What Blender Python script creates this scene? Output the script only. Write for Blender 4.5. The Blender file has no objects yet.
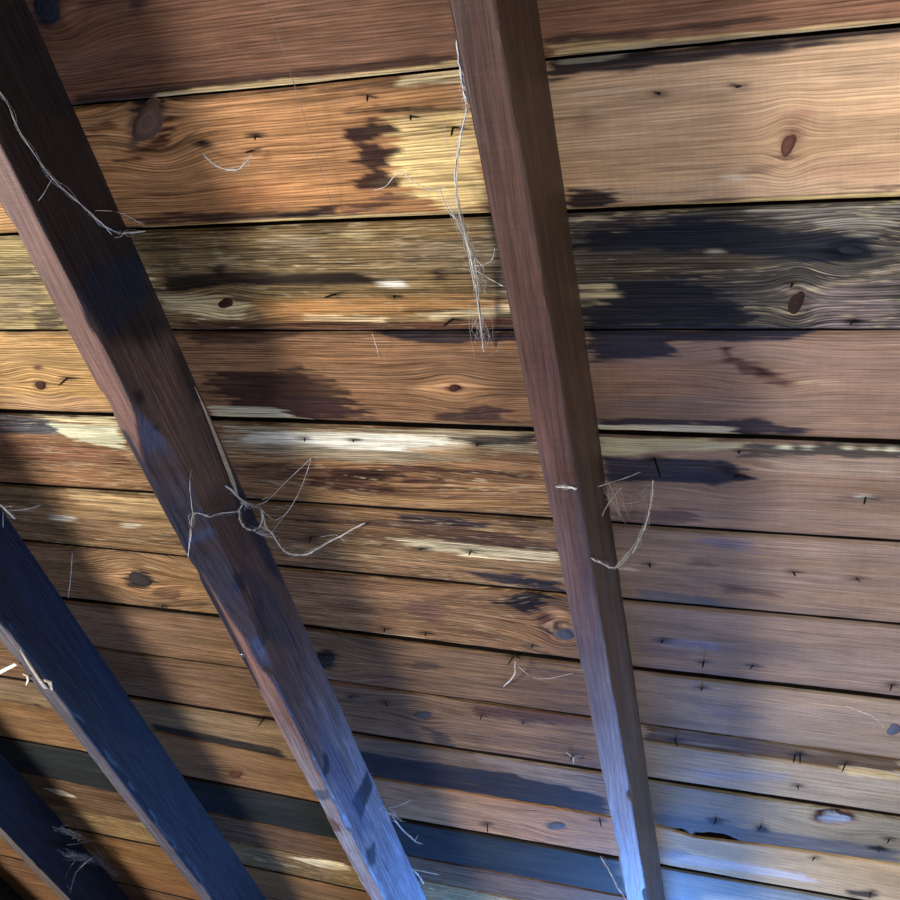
import bpy, math, random
import numpy as np
from mathutils import Matrix, Vector

# ------------------------------------------------------------------ frame of the roof
# local roof frame: a = along the planks, s = down the slope, z = outwards through the roof
TH = math.radians(30.0)
ROOF_Z = 2.55
M = Matrix(((1, 0, 0, 0),
            (0, math.cos(TH), math.sin(TH), 0),
            (0, -math.sin(TH), math.cos(TH), ROOF_Z),
            (0, 0, 0, 1)))
F = 947.0                                             # focal length for a 900 px frame
CX = np.array([0.94650738, 0.0405646, -0.32012232])   # plank direction seen from the camera
CS = np.array([0.18251483, 0.75082459, 0.63478403])   # slope direction seen from the camera
CN = np.array([-0.26610547, 0.65925484, -0.70325737])  # roof normal (into the room)

scene = bpy.context.scene
col = scene.collection

# camera: one metre below the planks
cam_d = bpy.data.cameras.new('camera')
cam_d.sensor_width = 36.0
cam_d.lens = 36.0 * F / 900.0
cam_d.clip_start = 0.01
cam = bpy.data.objects.new('camera', cam_d)
col.objects.link(cam)
right = (CX[0], CS[0], -CN[0])
down = (CX[1], CS[1], -CN[1])
fwd = (CX[2], CS[2], -CN[2])
L = Matrix(((right[0], -down[0], -fwd[0], 0),
            (right[1], -down[1], -fwd[1], 0),
            (right[2], -down[2], -fwd[2], -1.0),
            (0, 0, 0, 1)))
cam.matrix_world = M @ L
scene.camera = cam

# world: weak ambient bounce of an attic
w = bpy.data.worlds.new('world')
scene.world = w
w.use_nodes = True
w.node_tree.nodes['Background'].inputs[0].default_value = (0.62, 0.66, 0.80, 1)
w.node_tree.nodes['Background'].inputs[1].default_value = 0.04


def area(name, loc, target, size, size_y, power, color):
    d = bpy.data.lights.new(name, 'AREA')
    d.shape = 'RECTANGLE'
    d.size = size
    d.size_y = size_y
    d.energy = power
    d.color = color
    o = bpy.data.objects.new(name, d)
    col.objects.link(o)
    p = M @ Vector(loc)
    t = M @ Vector(target)
    o.matrix_world = Matrix.Translation(p) @ (t - p).to_track_quat('-Z', 'Y').to_matrix().to_4x4()
    return o


# gable window on the left, open room behind the camera, low blue daylight from the eaves
area('gable_window_light', (-4.5, 0.3, -2.75), (-0.6, 0.7, 0), 1.1, 1.1, 400, (1.0, 0.96, 0.90))
area('room_window_light', (1.4, 0.5, -1.8), (0.2, 1.0, 0), 1.2, 1.0, 36, (1.0, 0.95, 0.90))
area('eaves_window_light', (-0.26, 2.98, -0.42), (-0.75, 1.9, 0), 0.34, 0.26, 33, (0.11, 0.34, 1.0))

vs = scene.view_settings
vs.view_transform = 'Standard'
vs.look = 'None'
vs.exposure = 0.2
vs.gamma = 1.0
vs.use_curve_mapping = False


# ------------------------------------------------------------------ geometry helpers
def ray(p):
    r = np.array([(p[0] - 450) / F, (p[1] - 450) / F, 1.0])
    return np.array([r @ CX, r @ CS, r @ CN])          # (a, s, h) direction; camera at (0,0,1)


def pl(p, h=0.0):                                      # point of the plane at height h below the planks
    d = ray(p)
    t = (1.0 - h) / -d[2]
    return np.array([d[0] * t, d[1] * t])


def on_side(p, a0):                                    # point of a rafter's side plane a = a0 -> (s, h)
    d = ray(p)
    t = a0 / d[0]
    return np.array([d[1] * t, 1.0 + d[2] * t])


def p3(p, h):
    q = pl(p, h)
    return Vector((q[0], q[1], -h))


def lin(c):
    c = np.array(c, float) / 255.0
    return np.where(c <= 0.04045, c / 12.92, ((c + 0.055) / 1.055) ** 2.4)


def hsh(i, j, seed):
    n = (i.astype(np.int64) * 374761393 + j.astype(np.int64) * 668265263 + seed * 974634777) & 0xFFFFFFFF
    n = ((n ^ (n >> 13)) * 1274126177) & 0xFFFFFFFF
    n = ((n ^ (n >> 16)) * 2246822519) & 0xFFFFFFFF
    return ((n ^ (n >> 15)) & 0xFFFFFF) / float(0xFFFFFF)


def vn(x, y, seed=0):
    xi = np.floor(x); yi = np.floor(y)
    fx = x - xi; fy = y - yi
    fx = fx * fx * (3 - 2 * fx); fy = fy * fy * (3 - 2 * fy)
    a = hsh(xi, yi, seed); b = hsh(xi + 1, yi, seed); c = hsh(xi, yi + 1, seed); d = hsh(xi + 1, yi + 1, seed)
    return (a * (1 - fx) + b * fx) * (1 - fy) + (c * (1 - fx) + d * fx) * fy


def fbm(x, y, seed=0, o=4):
    t = 0; amp = 0.5; n = 0
    for k in range(o):
        t = t + amp * vn(x, y, seed + k * 17); n += amp
        x = x * 2.03 + 3.1; y = y * 2.03 + 7.7; amp *= 0.55
    return t / n


def sst(e0, e1, x):
    t = np.clip((x - e0) / (e1 - e0), 0, 1)
    return t * t * (3 - 2 * t)


def sdf_poly(px, py, poly):                            # signed distance, negative inside
    poly = np.asarray(poly, float)
    d = np.full(px.shape, 1e9)
    s = np.ones(px.shape)
    n = len(poly)
    for i in range(n):
        ax, ay = poly[i]; bx, by = poly[i - 1]
        ex, ey = bx - ax, by - ay
        wx, wy = px - ax, py - ay
        t = np.clip((wx * ex + wy * ey) / (ex * ex + ey * ey + 1e-12), 0, 1)
        d = np.minimum(d, (wx - ex * t) ** 2 + (wy - ey * t) ** 2)
        c1 = py >= ay; c2 = py < by; c3 = ex * wy > ey * wx
        flip = (c1 & c2 & c3) | (~c1 & ~c2 & ~c3)
        s = np.where(flip, -s, s)
    return s * np.sqrt(d)


# ------------------------------------------------------------------ materials
def wood_material(name, ring_freq, saw=0.0, spec=0.35, stretch=1.0, rough=0.42):
    m = bpy.data.materials.new(name)
    m.use_nodes = True
    nt = m.node_tree
    N = nt.nodes; LK = nt.links
    bsdf = N['Principled BSDF']

    def math_(op, a, b=None, c=None, clamp=False):
        n = N.new('ShaderNodeMath'); n.operation = op; n.use_clamp = clamp
        for i, v in enumerate((a, b, c)):
            if v is None: continue
            if isinstance(v, (int, float)): n.inputs[i].default_value = v
            else: LK.new(v, n.inputs[i])
        return n.outputs[0]

    def noise(vec, detail, rough=0.5):
        n = N.new('ShaderNodeTexNoise')
        n.inputs['Scale'].default_value = 1.0
        n.inputs['Detail'].default_value = detail
        n.inputs['Roughness'].default_value = rough
        LK.new(vec, n.inputs['Vector'])
        return n.outputs[0]

    def comb(x, y, z):
        n = N.new('ShaderNodeCombineXYZ')
        for i, v in enumerate((x, y, z)):
            if isinstance(v, (int, float)): n.inputs[i].default_value = v
            else: LK.new(v, n.inputs[i])
        return n.outputs[0]

    tint = N.new('ShaderNodeAttribute'); tint.attribute_name = 'tint'
    flow = N.new('ShaderNodeAttribute'); flow.attribute_name = 'flow'
    sep = N.new('ShaderNodeSeparateXYZ'); LK.new(flow.outputs['Vector'], sep.inputs[0])
    fa, fp, fz = sep.outputs
    contrast = tint.outputs['Alpha']
    # growth rings
    wob = noise(comb(math_('MULTIPLY', fa, 2.2 * stretch), math_('MULTIPLY', fp, 26.0), fz), 3)
    wob2 = noise(comb(math_('MULTIPLY', fa, 14.0 * stretch), math_('MULTIPLY', fp, 160.0), fz), 2)
    ph = math_('ADD', math_('MULTIPLY', fp, ring_freq), math_('MULTIPLY', wob, 4.5))
    ph = math_('ADD', ph, math_('MULTIPLY', wob2, 0.55))
    fr = math_('FRACT', ph)
    ring = math_('POWER', fr, 2.6)                      # soft rise, sharp latewood edge
    fade = noise(comb(math_('MULTIPLY', fa, 3.0), math_('MULTIPLY', fp, 30.0), math_('ADD', fz, 9.0)), 2)
    ring = math_('MULTIPLY', ring, math_('MULTIPLY', fade, 1.7))
    # streaks and fibres
    streak = noise(comb(math_('MULTIPLY', fa, 5.0 * stretch), math_('MULTIPLY', fp, 210.0), math_('ADD', fz, 3.0)), 4, 0.6)
    fibre = noise(comb(math_('MULTIPLY', fa, 22.0), math_('MULTIPLY', fp, 480.0), math_('ADD', fz, 5.0)), 2, 0.6)
    blot = noise(comb(math_('MULTIPLY', fa, 9.0), math_('MULTIPLY', fp, 24.0), math_('ADD', fz, 6.0)), 4, 0.6)
    k = math_('SUBTRACT', 1.0, math_('MULTIPLY', math_('MULTIPLY', ring, 0.75), contrast))
    s1 = math_('ADD', math_('MULTIPLY', math_('SUBTRACT', streak, 0.5), math_('MULTIPLY', contrast, 2.7)), 1.0)
    s2 = math_('ADD', math_('MULTIPLY', math_('SUBTRACT', fibre, 0.5), math_('ADD', math_('MULTIPLY', contrast, 1.1), 0.5)), 1.0)
    s3 = math_('ADD', math_('MULTIPLY', math_('SUBTRACT', blot, 0.5), 0.7), 1.0)
    k = math_('MULTIPLY', math_('MULTIPLY', k, s1), math_('MULTIPLY', s2, s3))
    ck = noise(comb(math_('MULTIPLY', fa, 2.6 * stretch), math_('MULTIPLY', fp, 95.0), math_('ADD', fz, 13.0)), 2, 0.45)
    ck = math_('SUBTRACT', 1.0, math_('MULTIPLY', math_('ABSOLUTE', math_('SUBTRACT', ck, 0.5)), 42.0), clamp=True)
    ckm = noise(comb(math_('MULTIPLY', fa, 3.0), math_('MULTIPLY', fp, 40.0), math_('ADD', fz, 17.0)), 2)
    ckm = math_('MULTIPLY', math_('SUBTRACT', ckm, 0.42), 4.0, clamp=True)
    ck = math_('MULTIPLY', math_('MULTIPLY', ck, ckm), contrast)
    k = math_('MULTIPLY', k, math_('SUBTRACT', 1.0, math_('MULTIPLY', ck, 0.6)))
    hgt = math_('ADD', math_('MULTIPLY', math_('ADD', ring, ck), -0.5), math_('MULTIPLY', math_('ADD', streak, fibre), 0.6))
    if saw > 0:
        sv = noise(comb(math_('MULTIPLY', fa, 210.0), math_('MULTIPLY', fp, 22.0), fz), 3, 0.7)
        sm = noise(comb(math_('MULTIPLY', fa, 4.0), math_('MULTIPLY', fp, 14.0), math_('ADD', fz, 2.0)), 2)
        sv = math_('MULTIPLY', math_('SUBTRACT', sv, 0.5), math_('MULTIPLY', sm, saw))
        k = math_('MULTIPLY', k, math_('ADD', sv, 1.0))
        hgt = math_('ADD', hgt, math_('MULTIPLY', sv, 1.2))
    vm = N.new('ShaderNodeVectorMath'); vm.operation = 'SCALE'
    LK.new(tint.outputs['Color'], vm.inputs[0])
    LK.new(math_('MAXIMUM', k, 0.08), vm.inputs['Scale'])
    # latewood is redder than earlywood
    mix = N.new('ShaderNodeMix'); mix.data_type = 'RGBA'; mix.blend_type = 'MULTIPLY'
    LK.new(math_('MULTIPLY', math_('MULTIPLY', ring, contrast), 0.6), mix.inputs['Factor'])
    LK.new(vm.outputs[0], mix.inputs['A'])
    mix.inputs['B'].default_value = (1.0, 0.72, 0.52, 1)
    # bare pale flecks where the weathered surface has lifted off
    fk = noise(comb(math_('MULTIPLY', fa, 30.0), math_('MULTIPLY', fp, 430.0), math_('ADD', fz, 23.0)), 2, 0.5)
    fkm = noise(comb(math_('MULTIPLY', fa, 6.0), math_('MULTIPLY', fp, 60.0), math_('ADD', fz, 29.0)), 2)
    fk = math_('MULTIPLY', math_('SUBTRACT', math_('ADD', fk, math_('MULTIPLY', fkm, 0.5)), 0.86), 9.0, clamp=True)
    fk = math_('MULTIPLY', fk, math_('MULTIPLY', math_('SUBTRACT', contrast, 0.95), 1.5, clamp=True))
    mx2 = N.new('ShaderNodeMix'); mx2.data_type = 'RGBA'
    LK.new(fk, mx2.inputs['Factor'])
    LK.new(mix.outputs['Result'], mx2.inputs['A'])
    mx2.inputs['B'].default_value = (0.60, 0.50, 0.31, 1)
    LK.new(mx2.outputs['Result'], bsdf.inputs['Base Color'])
    bmp = N.new('ShaderNodeBump')
    bmp.inputs['Strength'].default_value = 0.55
    bmp.inputs['Distance'].default_value = 0.0012
    LK.new(hgt, bmp.inputs['Height'])
    LK.new(bmp.outputs[0], bsdf.inputs['Normal'])
    bsdf.inputs['Specular IOR Level'].default_value = spec
    rr = math_('ADD', math_('MULTIPLY', streak, 0.30), rough)
    LK.new(rr, bsdf.inputs['Roughness'])
    return m


def plain(name, rgb, rough=0.8, spec=0.2, metal=0.0, nscale=60.0, amount=0.5, alpha=1.0):
    m = bpy.data.materials.new(name)
    m.use_nodes = True
    nt = m.node_tree; b = nt.nodes['Principled BSDF']
    tc = nt.nodes.new('ShaderNodeTexCoord')
    n = nt.nodes.new('ShaderNodeTexNoise'); n.inputs['Scale'].default_value = nscale; n.inputs['Detail'].default_value = 3
    nt.links.new(tc.outputs['Object'], n.inputs['Vector'])
    r = nt.nodes.new('ShaderNodeValToRGB')
    c = lin(rgb)
    r.color_ramp.elements[0].position = 0.3; r.color_ramp.elements[1].position = 0.7
    r.color_ramp.elements[0].color = tuple(c * (1 - amount)) + (1,)
    r.color_ramp.elements[1].color = tuple(np.minimum(c * (1 + amount * 0.4), 1)) + (1,)
    nt.links.new(n.outputs[0], r.inputs[0]); nt.links.new(r.outputs[0], b.inputs['Base Color'])
    b.inputs['Roughness'].default_value = rough
    b.inputs['Specular IOR Level'].default_value = spec
    b.inputs['Metallic'].default_value = metal
    b.inputs['Alpha'].default_value = alpha
    return m


MAT_PLANK = wood_material('aged_pine_plank', 250.0, saw=0.45, spec=0.05, rough=0.55)
MAT_RAFTER = wood_material('dark_rafter_timber', 110.0, saw=0.8, spec=0.28, rough=0.42)
MAT_FELT = plain('black_roofing_felt', (16, 15, 15), 0.95, 0.05)
MAT_NAIL = plain('rusted_nail_steel', (30, 25, 24), 0.55, 0.4, 0.3, 400)
MAT_WEB = plain('dusty_cobweb_silk', (205, 203, 198), 0.9, 0.1, 0, 300, 0.25)
MAT_WEBG = plain('grey_cobweb_silk', (120, 118, 116), 0.9, 0.1, 0, 300, 0.3)


# ------------------------------------------------------------------ painted wear, light and shade of the planks (stains with shapes of their own)
NAVY = (26, 30, 46); BLACK = (22, 20, 24); PURP = (58, 40, 42); DKBR = (56, 38, 32)
PALE = (226, 200, 142); GPALE = (200, 196, 168); SLATE = (54, 60, 68)
FEAT = []


def P(rows, pts, color, op=1.0, jag=0.004, soft=0.002, con=None, dep=0.0, h=0.0):
    c = lin(color)
    if c.max() < 0.075: c = c * 0.6                     # tarry stains drink the light
    FEAT.append((rows, np.array([pl(p, h) for p in pts]), c, op, jag, soft, con, dep))


def B(rows, x, y, rx, ry, color, op=1.0, jag=0.002, soft=0.003, rot=0.0, con=None, dep=0.0):
    pts = []
    for k in range(14):
        t = 2 * math.pi * k / 14
        u, v = rx * math.cos(t), ry * math.sin(t)
        c, s = math.cos(math.radians(rot)), math.sin(math.radians(rot))
        pts.append((x + u * c - v * s, y + u * s + v * c))
    P(rows, pts, color, op, jag, soft, con, dep)


# zone tones along a plank: weathering, and uneven light put into the colour
def zone(row, a0, a1, color, op=1.0, feather=0.12, con=None):
    ZONES.append((row, a0, a1, lin(color), op, feather, con))


ZONES = []
# tones that change along a plank (a from left to right)
zone(0, -4, -0.55, (116, 80, 64)); zone(0, -0.2, 2, (134, 95, 77))
zone(1, -4, -0.9, (196, 150, 100)); zone(1, -0.30, 2, (200, 162, 132), 1, 0.2, .45)
zone(2, -4, -0.9, (184, 160, 112)); zone(2, -0.34, 2, (84, 80, 80), 1, 0.1)
zone(3, -4, -0.9, (196, 152, 98)); zone(3, -0.26, 2, (136, 109, 100), 1, 0.1, .45)
zone(4, -4, -0.9, (140, 100, 70)); zone(4, -0.26, 2, (138, 112, 103), 1, 0.1, .45)
zone(5, -4, -0.9, (150, 116, 80)); zone(5, -0.26, 2, (138, 114, 105), 1, 0.1, .45)
zone(6, -4, -0.9, (140, 104, 72)); zone(6, -0.26, 2, (140, 118, 111), 1, 0.1, .45)
zone(7, -4, -0.9, (132, 100, 76)); zone(7, -0.26, 2, (145, 125, 114), 1, 0.1, .45)
zone(8, -4, -0.9, (116, 86, 64)); zone(8, -0.26, 2, (154, 138, 123), 1, 0.1, .45)
zone(9, -4, -0.9, (122, 98, 74)); zone(9, -0.26, 2, (140, 127, 109), 1, 0.1, .45)
zone(10, -4, -0.9, (130, 95, 64)); zone(10, -0.26, 2, (186, 156, 118), 1, 0.1, .45)
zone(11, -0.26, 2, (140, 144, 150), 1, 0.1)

# row 0: dark and pale lips above the first joint, blue-black knot
P([0], [(72, 94), (200, 80), (330, 66), (458, 53), (458, 64), (290, 81), (80, 107)], (58, 42, 42), .75)
P([0], [(160, 94), (290, 79), (458, 62), (458, 75), (290, 88), (150, 100)], (205, 178, 122), .95, .003)
P([0], [(555, 38), (640, 29), (760, 17), (780, 22), (640, 38), (555, 48)], (66, 52, 54), .75)
P([0], [(552, 47), (690, 35), (900, 19), (900, 27), (690, 45), (552, 57)], (190, 166, 116), .95, .003)
B([0], 47, 8, 16, 20, (34, 38, 50), 1, .002, .004, con=.3)
B([0], 72, 12, 10, 16, (150, 104, 74), .6)
B([0], 138, 5, 9, 6, (60, 44, 44), .8)
# row 1
P([1], [(555, 57), (660, 52), (900, 27), (900, 33), (790, 48), (750, 54), (697, 64), (650, 69), (620, 73), (585, 73), (548, 83), (545, 70)],
  (40, 38, 52), .95, .0035, con=.4)
P([1], [(555, 58), (590, 56), (620, 55), (600, 62), (560, 66)], (176, 176, 160), .5)
P([1], [(82, 106), (290, 89), (460, 75), (460, 83), (330, 92), (290, 93), (120, 106)], (74, 54, 54), .7)
P([1], [(390, 77), (460, 71), (462, 79), (400, 84)], (226, 206, 158), .8)
P([1], [(365, 117), (400, 112), (462, 111), (474, 116), (489, 208), (445, 213), (420, 192), (388, 182), (395, 150), (380, 128)],
  (238, 206, 134), .95, .007, .004)
P([1], [(347, 116), (378, 111), (460, 107), (462, 111), (392, 117), (383, 130), (378, 142), (394, 152), (380, 165), (390, 178), (380, 188),
        (354, 188), (365, 170), (359, 153), (340, 143), (352, 132), (360, 122)], (58, 38, 40), .97, .007, con=.5)
P([1], [(342, 212), (385, 200), (402, 200), (350, 219)], (82, 56, 50), .75, .006)
P([1], [(280, 214), (335, 208), (335, 217), (282, 221)], (44, 38, 46), .9)
P([1], [(135, 218), (200, 214), (320, 209), (322, 216), (140, 228)], (52, 42, 48), .85, .005)
P([1], [(140, 227), (320, 218), (489, 210), (489, 218), (320, 227), (140, 233)], (212, 186, 130), .95, .002)
P([1], [(566, 189), (623, 191), (606, 200), (620, 204), (570, 214)], (42, 38, 46), .95)
P([1], [(690, 203), (900, 188), (900, 195), (700, 209)], (76, 60, 64), .75)
P([1], [(560, 210), (640, 207), (900, 193), (900, 200), (640, 213), (560, 215)], (196, 172, 114), .9, .002)
P([1], [(100, 150), (116, 112), (128, 105), (128, 140), (116, 166)], (190, 146, 92), .7, .005)
P([1], [(128, 138), (131, 106), (160, 99), (168, 108), (152, 138), (130, 148)], (92, 72, 68), .95, .002, con=.5)
P([1], [(132, 112), (135, 102), (162, 98), (166, 104), (150, 112)], (44, 42, 54), .85)
P([1], [(115, 162), (150, 144), (165, 118), (172, 114), (168, 140), (140, 162)], (80, 44, 28), .9, .004)
P([1], [(84, 128), (98, 122), (114, 120), (108, 130), (90, 136)], (70, 46, 34), .7)
B([1], 790, 143, 9, 20, (112, 76, 66), .9, .003, .004, 18)
B([1], 796, 118, 9, 12, (168, 116, 92), .6, .003, .006, 20)
P([1], [(735, 180), (752, 163), (780, 164), (788, 168), (745, 178)], (120, 90, 84), .6, .004)
B([1], 735, 179, 12, 3, (230, 220, 196), .7)
B([1], 586, 122, 9, 14, (118, 82, 62), .6, .003, .006)
B([1], 840, 170, 60, 10, (168, 122, 96), .4, .006, .008)
B([1], 560, 20, 4, 4, (90, 60, 50), .5)
B([1], 245, 195, 30, 14, (150, 94, 56), .5, .008, .01)
B([1], 203, 145, 8, 4, (74, 66, 58), .9)
B([1], 254, 136, 6, 2.5, (70, 70, 64), .9)
# row 2
P([2], [(-20, 270), (30, 268), (45, 280), (48, 300), (20, 322), (-20, 325)], (120, 106, 86), .7, .008)
P([2], [(30, 310), (60, 300), (66, 325), (40, 330)], (78, 68, 60), .8)
P([2], [(165, 277), (250, 271), (320, 272), (383, 279), (378, 285), (300, 288), (240, 284), (170, 292)], (40, 30, 32), .93, .004, con=.5)
B([2], 218, 270, 9, 4, (44, 36, 34), .9)
P([2], [(155, 296), (205, 294), (238, 300), (255, 306), (250, 318), (205, 318), (165, 312)], (222, 202, 148), .85, .006)
P([2], [(255, 300), (330, 300), (330, 322), (250, 322)], (166, 116, 62), .8, .006)
P([2], [(300, 300), (510, 297), (515, 314), (300, 318)], (176, 126, 66), .75, .007)
P([2], [(185, 322), (300, 323), (515, 318), (520, 331), (185, 334)], (98, 62, 44), .9, .004)
P([2], [(305, 314), (385, 318), (384, 322), (306, 319)], (232, 204, 150), .85, .003)
P([2], [(420, 314), (512, 306), (514, 314), (430, 320)], (226, 208, 160), .75, .004)
B([2], 392, 284, 16, 3.2, (238, 234, 222), .95)
B([2], 438, 274, 9, 6, (60, 44, 38), .85, .003)
B([2], 360, 235, 16, 4, (205, 184, 130), .8)
B([2], 300, 245, 26, 8, (140, 124, 96), .6, .006)
P([2], [(130, 228), (170, 234), (190, 262), (180, 284), (160, 280)], (74, 58, 46), .5, .006)
P([2], [(395, 245), (505, 232), (510, 262), (470, 272), (400, 262)], (124, 108, 84), .7, .008)
P([2], [(572, 216), (650, 214), (690, 214), (680, 224), (600, 228)], (74, 60, 62), .8)
P([2], [(575, 230), (640, 226), (700, 218), (760, 224), (800, 235), (870, 238), (880, 252), (830, 262), (700, 252), (580, 248)], (34, 40, 56), .9, .007, con=.6)
P([2], [(740, 212), (900, 203), (900, 226), (860, 232), (800, 222), (750, 218)], (132, 130, 122), .75, .006)
P([2], [(580, 256), (740, 254), (765, 268), (700, 278), (580, 278)], (86, 76, 58), .8, .007)
P([2], [(575, 282), (690, 280), (735, 300), (770, 328), (580, 330)], (38, 40, 54), .9, .007, con=.6)
P([2], [(806, 290), (900, 280), (900, 330), (800, 328)], (126, 112, 116), .75, .007)
P([2], [(780, 290), (850, 278), (900, 262), (900, 274), (840, 288), (790, 296)], (166, 150, 132), .6, .004)
B([2], 852, 250, 26, 9, (28, 34, 46), .95, .004)
B([2], 797, 302, 9, 18, (80, 56, 52), .95, .004, .004, 20)
P([2], [(580, 288), (610, 286), (613, 296), (600, 302), (578, 302)], (196, 182, 140), .85, .005)
B([2], 715, 252, 8, 1.5, (220, 210, 190), .9, .001)
P([2], [(575, 219), (610, 217), (606, 222), (578, 225)], (150, 142, 126), .6)
B([2], 855, 322, 8, 4, (26, 22, 24), .9)
# row 3
P([3], [(0, 331), (75, 332), (80, 337), (0, 337)], (84, 64, 48), .6)
B([3], 40, 386, 7, 4.5, (66, 42, 32), .95, .001)
B([3], 37, 368, 5, 3, (84, 56, 42), .95, .001)
P([3], [(0, 398), (60, 396), (112, 405), (112, 414), (0, 413)], (168, 132, 104), .5, .006)
P([3], [(185, 334), (300, 334), (300, 339), (200, 346)], (62, 46, 48), .7)
P([3], [(370, 333), (522, 333), (524, 342), (440, 344), (400, 340)], (36, 40, 58), .9, .003)
P([3], [(205, 376), (300, 368), (335, 388), (365, 414), (300, 420), (225, 408)], (58, 38, 36), .85, .009, con=.6)
P([3], [(290, 392), (330, 401), (375, 418), (290, 420)], (70, 48, 48), .75, .006)
P([3], [(455, 412), (485, 406), (513, 411), (500, 418), (530, 424), (430, 422)], (76, 50, 54), .85, .005)
P([3], [(212, 407), (275, 410), (305, 420), (300, 424), (214, 420)], (204, 198, 168), .9, .004)
P([3], [(330, 422), (440, 423), (536, 427), (536, 431), (330, 427)], (156, 142, 118), .7, .002)
B([3], 453, 389, 34, 13, (176, 132, 88), .6, .004, .01)
B([3], 454, 389, 8, 4, (62, 36, 30), .95, .001)
P([3], [(585, 331), (815, 331), (802, 338), (676, 344), (672, 357), (640, 361), (588, 363)], (40, 48, 72), .92, .004, con=.4)
P([3], [(720, 350), (727, 347), (735, 357), (761, 369), (793, 382), (797, 386), (783, 388), (750, 378), (729, 364)], (82, 56, 52), .92, .003)
B([3], 726, 353, 5, 4, (52, 30, 26), .9); B([3], 762, 372, 7, 2.5, (48, 30, 28), .9, rot=35)
B([3], 815, 383, 24, 2, (190, 164, 134), .5, .003)
P([3], [(600, 423), (640, 418), (700, 422), (757, 419), (785, 427), (815, 435), (740, 437), (660, 430), (600, 426)], (50, 46, 64), .92, .004, con=.4)
P([3], [(597, 426), (690, 427), (735, 430), (737, 437), (597, 433)], (196, 190, 168), .9, .003)
P([3], [(590, 366), (700, 362), (720, 392), (600, 404)], (146, 108, 86), .5, .008)
# row 4
P([4], [(222, 424), (290, 427), (536, 433), (540, 455), (490, 456), (430, 462), (290, 458), (232, 448)], (168, 160, 132), .7, .008, .006, con=.9)
P([4], [(245, 430), (330, 432), (440, 437), (475, 446), (400, 451), (290, 446), (250, 440)], (228, 226, 206), .92, .005, .004, con=.6)
P([4], [(450, 437), (537, 435), (538, 443), (480, 445)], (52, 44, 44), .92, .003)
P([4], [(400, 446), (470, 444), (520, 452), (440, 458)], (160, 122, 74), .7, .005)
P([4], [(468, 448), (492, 446), (492, 457), (472, 456)], (116, 90, 62), .7)
P([4], [(225, 462), (300, 462), (330, 472), (260, 480), (232, 474)], (82, 58, 46), .6, .006)
P([4], [(308, 476), (350, 468), (420, 466), (545, 473), (548, 480), (440, 474), (392, 476), (372, 484), (420, 494), (360, 495), (310, 486)],
  (74, 44, 42), .8, .006)
P([4], [(402, 477), (445, 479), (448, 484), (405, 482)], (82, 54, 46), .9, .002)
P([4], [(440, 482), (545, 484), (548, 498), (450, 494)], (158, 116, 72), .6, .007)
P([4], [(300, 490), (420, 495), (548, 503), (548, 512), (300, 500)], (168, 128, 78), .55, .006)
P([4], [(-20, 414), (55, 419), (62, 426), (60, 434), (-20, 432)], (76, 82, 92), .9, .004)
P([4], [(40, 417), (112, 416), (118, 424), (70, 422)], (208, 196, 150), .85, .006)
P([4], [(55, 424), (117, 427), (126, 449), (88, 443), (64, 434)], (208, 208, 174), .92, .004, con=.6)
P([4], [(-20, 436), (80, 446), (130, 456), (136, 466), (-20, 456)], (118, 74, 56), .6, .006)
P([4], [(600, 437), (755, 441), (752, 447), (640, 452), (600, 456)], (178, 172, 138), .85, .004)
P([4], [(752, 442), (900, 446), (900, 459), (820, 456), (738, 457)], (62, 66, 64), .85, .006)
for xx in (785, 808, 848, 872, 890): B([4], xx, 446 + (xx - 785) * .03, 6, 1.8, (206, 206, 180), .85, .003)
P([4], [(600, 456), (640, 458), (722, 460), (745, 467), (748, 478), (715, 485), (660, 481), (606, 483)], (36, 46, 70), .93, .004, con=.4)
B([4], 727, 470, 9, 4, (44, 36, 40), .95); B([4], 740, 477, 7, 3.5, (28, 26, 34), .95)
P([4], [(615, 512), (690, 508), (700, 520), (640, 528), (614, 524)], (78, 62, 66), .7, .005)
B([4], 870, 497, 34, 2.5, (100, 84, 78), .7, .002)
B([4], 864, 496, 7, 1.6, (226, 230, 220), .9, .001)
P([4], [(760, 458), (900, 460), (900, 478), (760, 474)], (152, 136, 124), .6, .006)
# row 5
P([5], [(395, 514), (440, 517), (492, 523), (480, 529), (400, 523)], (44, 44, 60), .85, .003)
P([5], [(296, 523), (400, 528), (450, 543), (556, 552), (556, 545), (480, 530), (400, 520), (310, 517)], (76, 50, 52), .7, .006)
P([5], [(385, 538), (440, 540), (490, 547), (560, 552), (560, 562), (470, 558), (430, 550)], (218, 204, 164), .92, .005)
P([5], [(290, 545), (400, 552), (460, 560), (556, 566), (556, 574), (420, 566), (290, 560)], (152, 122, 84), .6, .006)
P([5], [(460, 572), (520, 576), (556, 582), (564, 592), (500, 584)], (44, 46, 62), .9, .004)
P([5], [(700, 536), (745, 540), (748, 552), (712, 548)], (102, 102, 136), .6, .005)
P([5], [(690, 556), (715, 562), (714, 568), (685, 566)], (100, 78, 66), .7)
P([5], [(720, 585), (780, 592), (780, 598), (725, 594)], (84, 66, 62), .7)
P([5], [(640, 590), (720, 600), (722, 608), (640, 602)], (72, 82, 100), .6, .004)
P([5], [(616, 566), (640, 566), (634, 571), (618, 570)], (196, 190, 176), .6)
B([5], 62, 519, 13, 2.6, (230, 226, 208), .95, .002); B([5], 130, 526, 10, 2.2, (222, 216, 190), .9, .002)
P([5], [(10, 520), (120, 522), (220, 545), (230, 556), (60, 540)], (112, 84, 64), .5, .006)
P([5], [(70, 490), (160, 500), (230, 520), (200, 525), (80, 505)], (196, 164, 112), .5, .006)
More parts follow.
